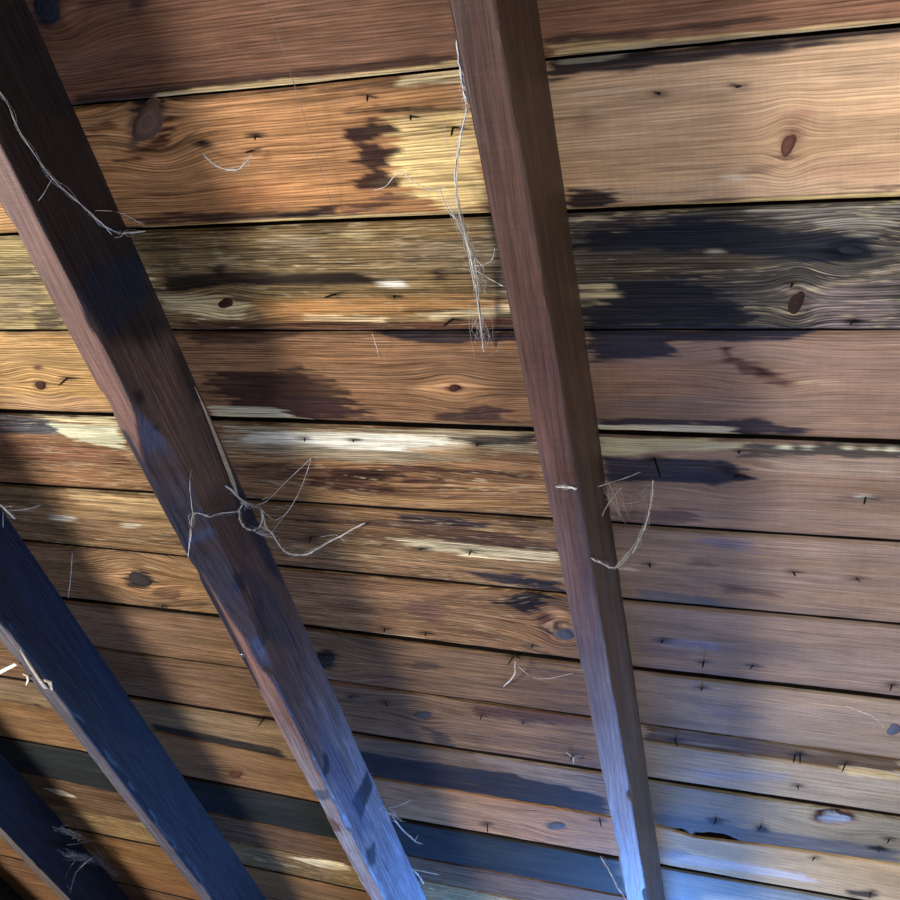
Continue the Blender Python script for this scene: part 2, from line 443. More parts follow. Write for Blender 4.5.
# row 6
P([6], [(500, 602), (520, 590), (544, 594), (546, 606), (530, 616), (512, 612)], (34, 28, 26), .95, .007)
B([6], 556, 613, 14, 5, (186, 140, 96), .8, .003, .004, 20)
P([6], [(536, 616), (544, 612), (556, 630), (550, 642), (542, 636)], (82, 44, 34), .85, .003)
B([6], 565, 635, 11, 6, (76, 80, 92), .97, .001, .002, con=.2)
P([6], [(396, 606), (430, 600), (450, 612), (430, 622)], (90, 62, 58), .6, .006)
P([6], [(384, 634), (425, 638), (424, 642), (384, 638)], (196, 170, 126), .7, .002)
B([6], 139, 580, 15, 9, (48, 44, 46), .95, .004)
P([6], [(160, 588), (180, 592), (176, 600), (150, 596)], (78, 54, 44), .8, .004)
P([6], [(660, 640), (716, 645), (716, 652), (664, 648)], (118, 122, 160), .6, .004)
P([6], [(640, 644), (690, 652), (688, 660), (640, 652)], (110, 94, 98), .6, .004)
# rows 7 and 8
B([7], 325, 659, 12, 9, (38, 34, 36), .95, .004)
P([7], [(410, 660), (440, 664), (436, 670), (414, 668)], (74, 62, 60), .7)
P([7], [(690, 700), (740, 708), (780, 722), (720, 716)], (112, 104, 112), .6, .004)
P([8], [(645, 727), (760, 742), (900, 760), (900, 778), (845, 770), (760, 759), (645, 742)], (84, 64, 44), .95, .005, dep=.003)
P([8], [(470, 705), (560, 714), (594, 718), (594, 728), (520, 722), (470, 714)], (80, 52, 42), .85, .004)
P([8], [(845, 768), (900, 774), (900, 781), (850, 776)], (196, 178, 140), .7)
B([8], 422, 715, 10, 4, (58, 62, 70), .95, .001, .002, con=.2)
P([8], [(424, 728), (446, 734), (460, 752), (436, 744)], (64, 60, 62), .8, .004)
P([8], [(700, 770), (790, 774), (780, 782), (700, 778)], (142, 148, 168), .5, .004)
# row 9
P([9], [(355, 750), (480, 768), (540, 776), (608, 798), (610, 818), (470, 800), (372, 778)], (38, 39, 45), .93, .004, con=.4)
P([9], [(150, 722), (280, 748), (290, 762), (225, 756), (160, 742)], (38, 39, 44), .93, .004, con=.4)
P([9], [(-20, 698), (40, 704), (60, 716), (-20, 706)], (44, 46, 54), .9, .004)
P([9], [(470, 752), (560, 760), (604, 782), (600, 794), (520, 776)], (132, 118, 104), .5, .008)
B([9], 479, 776, 8, 3, (46, 50, 58), .9)
P([9], [(652, 812), (740, 826), (900, 848), (900, 866), (747, 847), (690, 842), (655, 838)], (84, 86, 92), .9, .004, con=.4)
P([9], [(655, 800), (720, 808), (760, 822), (655, 826)], (92, 98, 112), .5, .006)
P([9], [(692, 840), (696, 832), (720, 832), (748, 843), (720, 845)], (16, 14, 14), 1, .0015, dep=.016)  # split opening: sunk in, and its shade put into the colour too
P([9], [(662, 828), (684, 828), (688, 834), (668, 833)], (24, 22, 24), .95, .002, dep=.006)
B([9], 833, 816, 24, 8, (120, 92, 74), .85, .001, .003)
B([9], 834, 816, 22, 6, (60, 40, 34), .95, .001, .002)
B([9], 834, 818, 17, 4.6, (120, 134, 160), .97, .001, .0015, con=.2, dep=.003)  # bluish lit lip of the knot hole, its glint painted in
B([9], 830, 811.5, 12, 3, (40, 24, 22), 1, .001, .001, dep=.012)
B([9], 715, 820, 8, 4, (34, 32, 36), .9, .003); B([9], 762, 827, 6, 4, (28, 28, 34), .9, .003); B([9], 878, 847, 8, 3, (36, 34, 36), .9, .003)
# rows 10 to 13
B([10], 556, 826, 10, 4, (74, 74, 82), .95, .001, .002, con=.2)
B([10], 236, 775, 8, 4, (84, 52, 38), .95, .002)
P([10], [(655, 850), (720, 860), (800, 874), (820, 884), (740, 872), (655, 862)], (186, 186, 196), .6, .004)
P([10], [(848, 890), (868, 892), (878, 898), (850, 897)], (60, 50, 44), .9, .003)
P([10], [(655, 846), (690, 852), (680, 860), (655, 858)], (104, 112, 124), .6, .004)
P([12], [(45, 788), (62, 790), (78, 798), (60, 796)], (214, 200, 170), .9, .002)
P([13], [(290, 858), (340, 862), (352, 872), (320, 868)], (230, 214, 170), .8, .003)
P([13], [(430, 868), (520, 882), (600, 896), (560, 896), (450, 878)], (206, 188, 150), .7, .004)

# nail points and the iron stains around them
NAILS = [(452, 128, .020), (409, 116, .010), (366, 96, .012), (454, 319, .022), (304, 438, .010), (353, 440, .011), (478, 444, .010),
                 (311, 538, .016), (423, 549, .012), (471, 551, .012), (384, 630, .013), (425, 634, .014), (532, 646, .013), (515, 655, .022),
                 (352, 697, .012), (385, 702, .013), (482, 715, .014), (523, 722, .010), (573, 755, .016), (487, 824, .022), (599, 820, .022),
                 (660, 95, .011), (741, 88, .015), (793, 283, .012), (855, 320, .012), (740, 451, .010), (654, 458, .045), (866, 497, .018),
                 (793, 573, .016), (855, 579, .014), (649, 564, .010), (664, 641, .010), (704, 663, .015), (754, 667, .014), (893, 685, .014),
                 (703, 687, .010), (675, 741, .014), (795, 757, .018), (800, 755, .020), (846, 765, .018), (797, 786, .010), (717, 819, .013),
                 (762, 825, .015), (878, 846, .013), (871, 892, .016), (67, 379, .030), (252, 152, .016), (203, 144, .009), (254, 136, .009),
                 (336, 295, .024), (393, 296, .010), (265, 718, .034), (162, 606, .012), (41, 588, .01), (890, 838, .012), (815, 858, .012)]
for x_, y_, l_ in NAILS:
    B(None, x_, y_, 5 + l_ * 150, 1.6 + l_ * 40, (52, 42, 40), .75, .0025, .004)


# ------------------------------------------------------------------ planks
J = [[(-4, -0.535), (2, -0.535)], [(-4, -0.36), (2, -0.36)], [(-4, -0.184), (2, -0.184)], [(-4, -0.006), (2, -0.006)],
     [(-4, 0.17), (2, 0.168)],
     [(-4, 0.347), (-0.54, 0.347), (-0.2, 0.344), (2, 0.342)],
     [(-4, 0.521), (2, 0.521)],
     [(-4, 0.689), (-0.6, 0.689), (2, 0.684)],
     [(-4, 0.859), (2, 0.858)],
     [(-4, 1.039), (2, 1.039)],
     [(-4, 1.200), (-1.42, 1.205), (-0.85, 1.211), (-0.2, 1.217), (2, 1.220)],
     [(-4, 1.380), (-1.42, 1.384), (-0.86, 1.386), (-0.2, 1.402), (2, 1.402)],
     [(-4, 1.545), (-1.41, 1.554), (-1.04, 1.560), (-0.3, 1.571), (0.23, 1.579), (2, 1.582)],
     [(-4, 1.735), (-1.42, 1.741), (-0.85, 1.755), (-0.2, 1.762), (2, 1.764)],
     [(-4, 1.840), (-1.88, 1.850), (-1.41, 1.885), (-1.06, 1.922), (-0.85, 1.937), (-0.3, 1.938), (-0.18, 1.945), (-0.12, 1.965), (0.03, 1.950), (0.27, 1.939), (2, 1.940)],
     [(-4, 2.050), (-1.745, 2.062), (-1.41, 2.104), (-0.83, 2.124), (2, 2.130)],
     [(-4, 2.235), (-1.97, 2.258), (-1.41, 2.284), (-0.83, 2.315), (2, 2.316)],
     [(-4, 2.430), (-1.7, 2.446), (-0.9, 2.450), (2, 2.500)],
     [(-4, 2.585), (-1.7, 2.593), (2, 2.68)],
     [(-4, 2.76), (2, 2.86)], [(-4, 2.93), (2, 3.04)], [(-4, 3.11), (2, 3.22)], [(-4, 3.29), (2, 3.40)],
     [(-4, 3.47), (2, 3.58)], [(-4, 3.65), (2, 3.76)], [(-4, 3.83), (2, 3.94)]]
ROW0 = 4                                                # J[4] is the top edge of the row called 0
A0, A1 = -3.75, 1.35


def jv(k, a):
    xs, ys = zip(*J[k])
    return np.interp(a, xs, ys)


# per row: base tone, contrast of the grain, proudness (m), flecks, gap half width
ROWS = {
    -4: ((120, 84, 62), .8, 0.002, 0, .002), -3: ((128, 88, 60), .8, 0.001, 0, .002), -2: ((118, 84, 60), .8, 0.003, 0, .002),
    -1: ((124, 86, 62), .8, 0.001, 0, .002),
    0: ((120, 85, 69), .7, 0.003, 0, .002), 1: ((182, 128, 82), .9, 0.001, .0, .002), 2: ((134, 108, 72), 1.4, 0.003, .7, .002),
    3: ((142, 102, 72), 1.0, 0.001, .0, .0028), 4: ((140, 102, 70), 1.3, 0.004, .2, .0038), 5: ((134, 100, 70), 1.25, 0.002, .2, .0034),
    6: ((132, 96, 66), 1.12, 0.001, 0, .0042), 7: ((122, 92, 68), 0.88, 0.004, 0, .0042), 8: ((116, 88, 66), 1.0, 0.002, 0, .0042),
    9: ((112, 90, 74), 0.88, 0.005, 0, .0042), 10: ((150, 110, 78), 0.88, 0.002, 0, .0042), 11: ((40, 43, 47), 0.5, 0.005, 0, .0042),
    12: ((100, 74, 56), 1.0, 0.003, 0, .0042), 13: ((138, 108, 72), 1.38, 0.001, .5, .0042), 14: ((132, 94, 58), .8, 0.004, 0, .004),
    15: ((132, 90, 58), .8, 0.001, 0, .004), 16: ((122, 86, 60), .9, 0.004, .2, .004), 17: ((130, 92, 62), .8, 0.002, .1, .004),
    18: ((120, 88, 64), .8, 0.003, 0, .004), 19: ((126, 88, 60), .8, 0.001, 0, .004), 20: ((118, 84, 58), .8, 0.003, 0, .004)}

KNOTS = []   # (row, a, s, ra, rs)


def set_attrs(me, tint, flow):
    at = me.color_attributes.new('tint', 'FLOAT_COLOR', 'POINT')
    at.data.foreach_set('color', tint.astype(np.float32).ravel())
    fl = me.attributes.new('flow', 'FLOAT_VECTOR', 'POINT')
    fl.data.foreach_set('vector', flow.astype(np.float32).ravel())


def smooth_mesh(me, flag=True):
    me.polygons.foreach_set('use_smooth', [flag] * len(me.polygons))


cm = bpy.data.meshes.new('ceiling')
zt, zb = 0.034, 0.027
sa, sb = -0.54, 3.9
ceiling_v = [(A0, sa, zb), (A1, sa, zb), (A1, sb, zb), (A0, sb, zb), (A0, sa, zt), (A1, sa, zt), (A1, sb, zt), (A0, sb, zt)]
cm.from_pydata(ceiling_v, [], [(0, 3, 2, 1), (4, 5, 6, 7), (0, 1, 5, 4), (1, 2, 6, 5), (2, 3, 7, 6), (3, 0, 4, 7)])
cm.materials.append(MAT_FELT)
ceiling = bpy.data.objects.new('ceiling', cm)
col.objects.link(ceiling)
ceiling.matrix_world = M
ceiling['kind'] = 'structure'
ceiling['label'] = 'sloping plank roof underside of stained old pine boards'

PLANK = {}
AX = 0.34                                                # wear spreads along the fibres


def apply_features(row, a, s, base, con, feats, seed):
    dep = np.zeros(a.shape)
    for rows, poly, colr, op, jag, soft, cn, dp in feats:
        if rows is not None and row not in rows: continue
        lo = poly.min(0) - 0.03; hi = poly.max(0) + 0.03
        sel = (a > lo[0]) & (a < hi[0]) & (s > lo[1]) & (s < hi[1])
        if not sel.any(): continue
        x = a[sel]; y = s[sel]
        d = sdf_poly(x * AX, y, poly * np.array([AX, 1.0]))
        nz = (fbm(x * 9, y * 300, seed + 5, 3) - 0.5) * 2.6 + (fbm(x * 40, y * 120, seed + 8, 3) - 0.5) * 1.0
        d = d + jag * 1.35 * nz
        m = (1 - sst(-soft, soft, d)) * op
        # wear thins out along the fibres
        m = m * (1 - (0.14 if colr.max() < .05 else 0.38) * sst(0.52, 0.82, fbm(x * 10, y * 340, seed + 11, 2)))
        base[sel] = base[sel] * (1 - m[:, None]) + colr * m[:, None]
        if cn is not None: con[sel] = con[sel] * (1 - m) + cn * m
        if dp: dep[sel] += dp * (1 - sst(-soft * 1.5, soft * 0.5, d))
    return dep


def make_plank(row):
    k = row + ROW0
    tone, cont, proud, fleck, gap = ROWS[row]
    smid = J[k][0][1] + 0.09
    # dense only where the room looks at it
    sm_ = max(0.2, jv(k, 0.0) + 0.05)
    if -1 < row < 18:
        vis0 = max(A0 + 0.1, pl((-40, 0))[0] if row == 0 else -0.70 * sm_ - 0.72)
        vis1 = 0.22 + 0.07 * sm_
        da = 0.0045 if row < 9 else 0.007
        ns = 66 if row < 6 else (48 if row < 10 else 34)
    else:
        vis0, vis1, da, ns = -2.9, 0.4, 0.03, 14
    av = np.concatenate([np.arange(A0, vis0, 0.06), np.arange(vis0, vis1, da), np.arange(vis1, A1 + 0.03, 0.06)])
    na = len(av)
    t = np.linspace(0, 1, ns)
    # extra density at the edges
    t = 0.5 - 0.5 * np.cos(np.pi * (0.06 + 0.88 * t)); t = (t - t[0]) / (t[-1] - t[0])
    seed = 100 + row * 13
    e0 = jv(k, av) + gap + 0.0028 * (fbm(av * 7, av * 0, seed, 4) - 0.5)
    e1 = jv(k + 1, av) - gap + 0.0028 * (fbm(av * 7, av * 0 + 5, seed + 3, 4) - 0.5)
    Aa = np.repeat(av[:, None], ns, 1)
    Ss = e0[:, None] + (e1 - e0)[:, None] * t[None]
    a = Aa.ravel(); s = Ss.ravel()
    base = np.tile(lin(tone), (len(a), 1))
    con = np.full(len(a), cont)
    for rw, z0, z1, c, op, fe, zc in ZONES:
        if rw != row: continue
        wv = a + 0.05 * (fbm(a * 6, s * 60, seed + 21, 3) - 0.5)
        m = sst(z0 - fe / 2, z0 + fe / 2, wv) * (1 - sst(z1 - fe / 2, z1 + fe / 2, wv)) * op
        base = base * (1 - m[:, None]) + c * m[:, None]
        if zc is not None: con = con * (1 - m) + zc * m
    # slow tone drift
    dr = fbm(a * 2.6, s * 16, seed + 31, 4) - 0.5
    base = base * (1 + 0.7 * dr)[:, None]
    hue = fbm(a * 3.5, s * 30, seed + 41, 3) - 0.5
    base = base * np.stack([1 + 0.12 * hue, 1 + 0 * hue, 1 - 0.25 * hue], 1)
    if fleck:
        fn = fbm(a * 26, s * 420, seed + 51, 3) * 0.7 + fbm(a * 7, s * 30, seed + 52, 2) * 0.5
        m = sst(0.76, 0.90, fn) * fleck * 1.2 * (1 - sst(-.34, -.28, a))
        m = np.clip(m, 0, 1)
        base = base * (1 - m[:, None]) + lin((214, 196, 146)) * m[:, None]
        m = sst(0.66, 0.9, fbm(a * 14, s * 260, seed + 55, 3)) * fleck
        base = base * (1 - m[:, None]) + lin((62, 48, 38)) * m[:, None]
    # dirt worn into the edges of the plank
    ed = np.minimum((s - np.repeat(e0, ns)), (np.repeat(e1, ns) - s))
    m = (1 - sst(0.0, 0.009, ed + 0.008 * (fbm(a * 12, s * 40, seed + 61, 3) - 0.5))) * 0.45
    base = base * (1 - m[:, None]) + lin((48, 38, 34)) * m[:, None]
    base = base * np.array([0.95, 0.985, 0.90])
    dep = apply_features(row, a, s, base, con, FEAT, seed)
    lum = base @ np.array([.3, .55, .15]); base = base + (lum[:, None] - base) * 0.12
    # grain flow
    phi = s + 0.013 * (fbm(a * 1.1, s * 4, seed + 71, 3) - 0.5) + 0.012 * math.sin(row * 2.3) * a
    for rw, ka, ks, kra, krs in KNOTS:
        if rw != row: continue
        dx = (a - ka) / (kra * 2.6); dy = (s - ks) / (krs * 3.0)
        phi = phi - 0.75 * (s - ks) * np.exp(-dx * dx - dy * dy)
    flow = np.stack([a, phi, np.full(len(a), row * 3.7 + 20)], 1)
    z = np.full(len(a), 0.003 - proud) + dep
    z += 0.0012 * (fbm(a * 5, s * 24, seed + 81, 3) - 0.5) + 0.0008 * (fbm(a * 30, s * 240, seed + 82, 2) - 0.5)
    z += 0.003 * (1 - sst(0, 0.004, ed))               # eased edges
    n = na * ns
    zz = z.reshape(na, ns)
    z4 = np.full(na, 0.0265)
    rings = [np.stack([av, e0, np.minimum(zz[:, 0] + .0015, .026)], 1), np.stack([av, e0, z4], 1),
             np.stack([av, e1, np.minimum(zz[:, -1] + .0015, .026)], 1), np.stack([av, e1, z4], 1)]
    verts = np.concatenate([np.stack([a, s, z], 1)] + rings)
    idx = np.arange(n).reshape(na, ns)
    q = np.stack([idx[:-1, :-1], idx[:-1, 1:], idx[1:, 1:], idx[1:, :-1]], -1).reshape(-1, 4)
    m0, t0, m1, t1 = [n + i * na + np.arange(na) for i in range(4)]

    def strip(u, v): return np.stack([u[:-1], u[1:], v[1:], v[:-1]], -1)
    faces = np.concatenate([q, strip(idx[:, 0], m0), strip(m0, t0), strip(m1, idx[:, -1]), strip(t1, m1), strip(t0, t1)]).tolist()
    faces.append([int(i) for i in idx[0, ::-1]] + [int(m0[0]), int(t0[0]), int(t1[0]), int(m1[0])])
    faces.append([int(i) for i in idx[-1]] + [int(m1[-1]), int(t1[-1]), int(t0[-1]), int(m0[-1])])
    me = bpy.data.meshes.new('plank')
    me.from_pydata(verts.tolist(), [], faces)
    tint = np.ones((len(verts), 4))
    tint[:n, :3] = base; tint[:n, 3] = con
    tint[n:, :3] = lin((30, 25, 23)); tint[n:, 3] = .3   # plank sides dark inside the joints
    f3 = flow.reshape(na, ns, 3)
    fl = np.concatenate([flow, f3[:, 0], f3[:, 0], f3[:, -1], f3[:, -1]])
    set_attrs(me, np.clip(tint, 0, 1.2), fl)
    me.materials.append(MAT_PLANK)
    sm = np.ones(len(faces), bool); sm[len(q):] = False
    me.polygons.foreach_set('use_smooth', sm)
    me.update()
    o = bpy.data.objects.new('plank', me)
    col.objects.link(o)
    o.parent = ceiling
    PLANK[row] = o
    return o


def row_at(a, s):
    for r in range(-4, 21):
        if jv(r + ROW0, a) <= s < jv(r + ROW0 + 1, a): return r
    return 20


def surf_z(row):
    return 0.003 - ROWS[row][2]


for px, py, rx, ry in [(146, 122, 15, 16), (788, 146, 8, 10), (226, 303, 11, 7), (852, 250, 16, 8), (797, 302, 8, 9), (454, 389, 12, 7),
                       (40, 386, 9, 6), (757, 370, 20, 8), (733, 473, 14, 7), (556, 618, 18, 12), (139, 580, 16, 10), (326, 658, 14, 9),
                       (833, 816, 24, 9), (236, 775, 9, 5), (421, 715, 10, 5), (556, 826, 10, 5), (565, 635, 10, 6), (47, 8, 16, 16), (398, 480, 40, 8)]:
    c_ = pl((px, py)); ra_ = abs(pl((px + rx, py))[0] - c_[0]); rs_ = abs(pl((px, py + ry))[1] - c_[1])
    KNOTS.append((row_at(c_[0], c_[1]), c_[0], c_[1], ra_, rs_))


for r in sorted(ROWS): make_plank(r)

# ------------------------------------------------------------------ rafters
RH = 0.14


def rafter(aR0, aR1, width, label, seed, tone, tone_side, feats_b=(), feats_s=(), wane=(), s0=-0.5, s1=3.86, cut=None, vis=(0.1, 3.4), con=.6, ds=.007, grey=None):
    """aR0/aR1: right edge at s=0 and s=2; feats in pixel polygons on the bottom face (b) and the right side face (s)"""
    sv = np.concatenate([np.arange(s0, vis[0], 0.04), np.arange(vis[0], vis[1], ds), np.arange(vis[1], s1 + 0.01, 0.04)])
    n = len(sv)
    nb, nsd = 14, 30
    # perimeter: right side from the planks down, bottom face right to left, left side up
    per = []
    for h in np.linspace(0, 1, nsd): per.append((0.0, h, 1))
    for u in np.linspace(0, 1, nb + 2)[1:-1]: per.append((u, 1.0, 0))
    for h in np.linspace(1, 0, 16): per.append((1.0, h, 2))
    per = np.array(per); m = len(per)
    aR = aR0 + (aR1 - aR0) * sv / 2.0 + 0.004 * (fbm(sv * 1.3, sv * 0, seed, 3) - 0.5)
    Hs = np.full(n, RH)
    if cut is not None: Hs = np.where(sv > cut[0], np.maximum(RH - (sv - cut[0]) * cut[1], cut[2]), RH)
    U = per[None, :, 0]; H = per[None, :, 1]; face = np.repeat(per[None, :, 2], n, 0)
    S = np.repeat(sv[:, None], m, 1)
    uu = np.repeat(U, n, 0).copy(); hh = np.repeat(H, n, 0).copy()
    Ax = uu * width; Hx = hh * Hs[:, None]
    # eased and waney lower right corner
    ch = np.full(n, 0.0022) + 0.008 * sst(.56, .75, fbm(sv * 9, sv * 0 + 3, seed + 5, 3))
    for (w0, w1, wd) in wane:
        ch = ch + wd * sst(w0, w0 + .14, sv) * (1 - sst(w1 - .45, w1, sv)) * (0.75 + .5 * fbm(sv * 8, sv * 0, seed + 7, 3))
    chm = ch[:, None]
    x = Ax; y = Hs[:, None] - Hx                       # distances from the lower right edge
    over = chm - (x + y)
    push = np.where(over > 0, over / 2, 0)
    face = np.where((over > .004) & (face == 0), 3, face)   # waney corner looks like the sides
    Ax = Ax + push; Hx = Hx - push
    xl = width - Ax; over = 0.002 + 0.004 * sst(.55, .8, fbm(sv * 11, sv * 0 + 9, seed + 15, 3))[:, None] - (xl + (Hs[:, None] - Hx))
    push = np.where(over > 0, over / 2, 0)
    Ax = Ax - push; Hx = Hx - push
    rough = 0.0016 * (fbm(S * 14, (uu + hh * 3) * 9, seed + 9, 4) - 0.5)
    Ax = Ax + rough * (uu < .01) - rough * (uu > .99)
    A = aR[:, None] - Ax
    Hx = np.maximum(Hx + rough * (hh > .99), 0)
    a = A.ravel(); s = S.ravel(); h = Hx.ravel(); fc = face.ravel()
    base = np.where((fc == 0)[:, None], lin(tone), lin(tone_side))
    cn = np.full(len(a), con)
    t2 = np.where((fc == 0) | (fc == 3), a, h)
    dr = fbm(s * 4, t2 * 30, seed + 20, 4) - 0.5
    base = base * (1 + 0.9 * dr)[:, None]
    if grey is not None:                                # patchy grey towards the eaves, bluish: blue eaves light put into the colour
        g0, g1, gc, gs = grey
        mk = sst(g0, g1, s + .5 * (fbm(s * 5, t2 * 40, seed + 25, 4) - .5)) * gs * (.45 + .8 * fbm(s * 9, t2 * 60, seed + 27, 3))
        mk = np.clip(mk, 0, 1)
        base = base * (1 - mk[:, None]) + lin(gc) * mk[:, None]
    for fid, feats in ((0, feats_b), (1, feats_s)):
        for pts, colr, op, jag, soft in feats:
            if fid == 0: poly = np.array(pts) if abs(pts[0][0]) < 5 and abs(pts[0][1]) < 5 else np.array([pl(p, RH) for p in pts]); X = a; Y = s
            else: poly = np.array([on_side(p, float(np.interp(pl(p)[1], (0, 2), (aR0, aR1)))) for p in pts]); X = s; Y = h
            sel = np.where(fc == fid)[0] if fid == 0 else np.where((fc == 1))[0]
            d = sdf_poly(X[sel], Y[sel], poly) + jag * ((fbm(s[sel] * 25, t2[sel] * 160, seed + 33, 4) - .5) * 2)
            mk = (1 - sst(-soft, soft, d)) * op
            base[sel] = base[sel] * (1 - mk[:, None]) + lin(colr) * mk[:, None]
    a_loc = a - aR0
    verts = np.stack([a_loc, s - s0, -h], 1)
    idx = np.arange(n * m).reshape(n, m)
    q = np.stack([idx[:-1, :-1], idx[1:, :-1], idx[1:, 1:], idx[:-1, 1:]], -1).reshape(-1, 4)
    top = np.stack([idx[:-1, -1], idx[1:, -1], idx[1:, 0], idx[:-1, 0]], -1)
    faces = np.concatenate([q, top]).tolist()
    faces.append([int(i) for i in idx[0]]); faces.append([int(i) for i in idx[-1, ::-1]])
    me = bpy.data.meshes.new('rafter')
    me.from_pydata(verts.tolist(), [], faces)
    tint = np.ones((len(a), 4)); tint[:, :3] = np.clip(base, 0, 1); tint[:, 3] = cn
    flow = np.stack([s, np.where(fc == 0, a, a * .2 + h + .3), np.full(len(a), seed * 1.3)], 1)
    set_attrs(me, tint, flow)
    me.materials.append(MAT_RAFTER)
    smooth_mesh(me)
    try: me.set_sharp_from_angle(angle=math.radians(40))
    except Exception: pass
    me.update()
    o = bpy.data.objects.new('rafter', me)
    col.objects.link(o)
    o.matrix_world = M @ Matrix.Translation((aR0, s0, 0))
    o['label'] = label; o['category'] = 'rafter'; o['group'] = 'roof rafters under the planks'
    return o


NV = (24, 28, 44)
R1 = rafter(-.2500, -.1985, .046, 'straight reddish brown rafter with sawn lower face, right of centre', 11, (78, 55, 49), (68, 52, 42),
            feats_s=[([(560, 0), (620, 0), (680, 860), (660, 860), (600, 480)], (40, 32, 32), .75, .004, .012)],  # darker strip where the side meets the planks, shade put into the colour
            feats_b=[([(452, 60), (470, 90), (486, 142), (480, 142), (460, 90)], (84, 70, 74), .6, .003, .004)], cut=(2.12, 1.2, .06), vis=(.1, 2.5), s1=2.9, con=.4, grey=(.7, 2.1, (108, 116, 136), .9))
R2 = rafter(-.852, -.848, .046, 'thick dark rafter with a waney edge, tangled cobweb at its middle', 23, (112, 84, 78), (76, 60, 52),
            feats_s=[([(-60, -40), (30, -20), (155, 270), (172, 330), (150, 345), (110, 345), (70, 290), (0, 160)], (25, 20, 20), .9, .006, .02),
                     ([(85, 268), (140, 250), (150, 300), (108, 338), (82, 300)], NV, .9, .006, .01),
                     ([(205, 430), (250, 498), (284, 585), (268, 570), (238, 505)], NV, .8, .004, .008),
                     ([(240, 560), (275, 590), (300, 650), (270, 640)], (40, 44, 58), .6, .006, .01),
                     ([(352, 802), (366, 772), (373, 786), (360, 822)], (20, 24, 38), .9, .012, .006),
                     ([(365, 850), (374, 842), (376, 862), (368, 866)], (24, 26, 36), .8, .010, .006),
                     ([(132, 392), (142, 390), (146, 400), (138, 406)], (28, 20, 20), .9, .004, .004),
                     ([(153, 424), (159, 424), (160, 430), (155, 432)], (26, 20, 20), .9, .003, .003),
                     ([(233, 574), (243, 572), (247, 588), (238, 592)], (34, 32, 38), .85, .004, .004),
                     ([(252, 596), (262, 600), (270, 640), (262, 650), (256, 620)], (34, 34, 42), .7, .008, .006),
                     ([(170, 345), (185, 350), (200, 400), (190, 420), (176, 380)], (30, 24, 24), .8, .006, .012),
                     ([(150, 350), (165, 345), (225, 480), (200, 500), (160, 420)], (104, 82, 68), .5, .012, .02),
                     ([(318, 725), (335, 745), (372, 830), (360, 835), (330, 780)], (64, 80, 116), .5, .012, .015),
                     ([(322, 752), (328, 752), (330, 772), (324, 776)], (26, 24, 30), .85, .006, .004)],
            feats_b=[([(-.91, .75), (-.884, .77), (-.880, 1.0), (-.882, 1.30), (-.888, 1.40), (-.91, 1.42)], NV, .95, .002, .004),
                     ([(312, 790), (328, 790), (330, 800), (316, 800)], (36, 60, 90), .7, .003, .003),
                     ([(326, 815), (340, 825), (342, 832), (330, 830)], (90, 66, 56), .8, .003, .003)],
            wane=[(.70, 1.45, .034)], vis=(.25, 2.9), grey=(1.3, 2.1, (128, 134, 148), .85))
R3 = rafter(-1.43, -1.429, .047, 'blue-black rafter with a torn splinter on its lower edge', 37, (88, 84, 92), (22, 24, 31),  # side near black: shade and blue light put into the colour
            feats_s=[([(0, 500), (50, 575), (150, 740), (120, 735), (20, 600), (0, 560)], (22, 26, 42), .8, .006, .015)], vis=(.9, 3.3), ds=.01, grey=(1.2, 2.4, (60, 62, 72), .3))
R4 = rafter(-2.06, -2.062, .046, 'black rafter at the lower left with grey cobweb on it', 41, (92, 82, 78), (20, 22, 27), vis=(1.8, 3.6), ds=.012)  # side darkened well below the bottom face, its shade painted in
R5 = rafter(-2.68, -2.68, .046, 'shadowed rafter showing only at the lower left corner', 47, (84, 74, 70), (24, 24, 27), vis=(2.6, 3.8), ds=.02)  # dark side tone, shade put into the colour


# ------------------------------------------------------------------ small meshes
def obj(name, verts, faces, mat, parent=None, smooth=True):
    me = bpy.data.meshes.new(name)
    me.from_pydata([tuple(v) for v in verts], [], faces)
    me.materials.append(mat)
    smooth_mesh(me, smooth)
    me.update()
    o = bpy.data.objects.new(name, me)
    col.objects.link(o)
    if parent: o.parent = parent
    return o


# knots: low proud lenses of hard dark wood, parts of their planks
def knot(px, py, rx, ry, tone, rot=0, seed=0, up=.0012):
    c0 = pl((px, py)); row = row_at(*c0)
    rings, seg = 6, 20
    vs_, tn, fl = [], [], []
    z0 = surf_z(row)
    vs_.append((c0[0], c0[1], z0 - up)); tn.append(1.0); fl.append(0)
    for i in range(1, rings + 1):
        f = i / rings
        for k in range(seg):
            t = 2 * math.pi * k / seg
            wob = 1 + .16 * math.sin(2 * t + seed) + .08 * math.sin(3 * t + seed * 2)
            u, v = rx * f * wob * math.cos(t), ry * f * wob * math.sin(t)
            c, s = math.cos(math.radians(rot)), math.sin(math.radians(rot))
            q = pl((px + u * c - v * s, py + u * s + v * c))
            z = z0 - up * (1 - f ** 3) + (.0015 if i == rings else 0)
            vs_.append((q[0], q[1], z)); tn.append(1.0 - .25 * (f > .75)); fl.append(f)
    fs = [(0, 1 + (k + 1) % seg, 1 + k) for k in range(seg)]
    for i in range(rings - 1):
        b0, b1 = 1 + i * seg, 1 + (i + 1) * seg
        fs += [(b0 + k, b0 + (k + 1) % seg, b1 + (k + 1) % seg, b1 + k) for k in range(seg)]
    o = obj('knot', vs_, fs, MAT_PLANK, PLANK[row])
    n = len(vs_)
    tint = np.ones((n, 4)); tint[:, :3] = lin(tone)[None] * np.array(tn)[:, None]; tint[:, 3] = .5
    set_attrs(o.data, tint, np.stack([np.full(n, seed * .7), np.array(fl) * .02, np.full(n, seed + 70.)], 1))
    return o


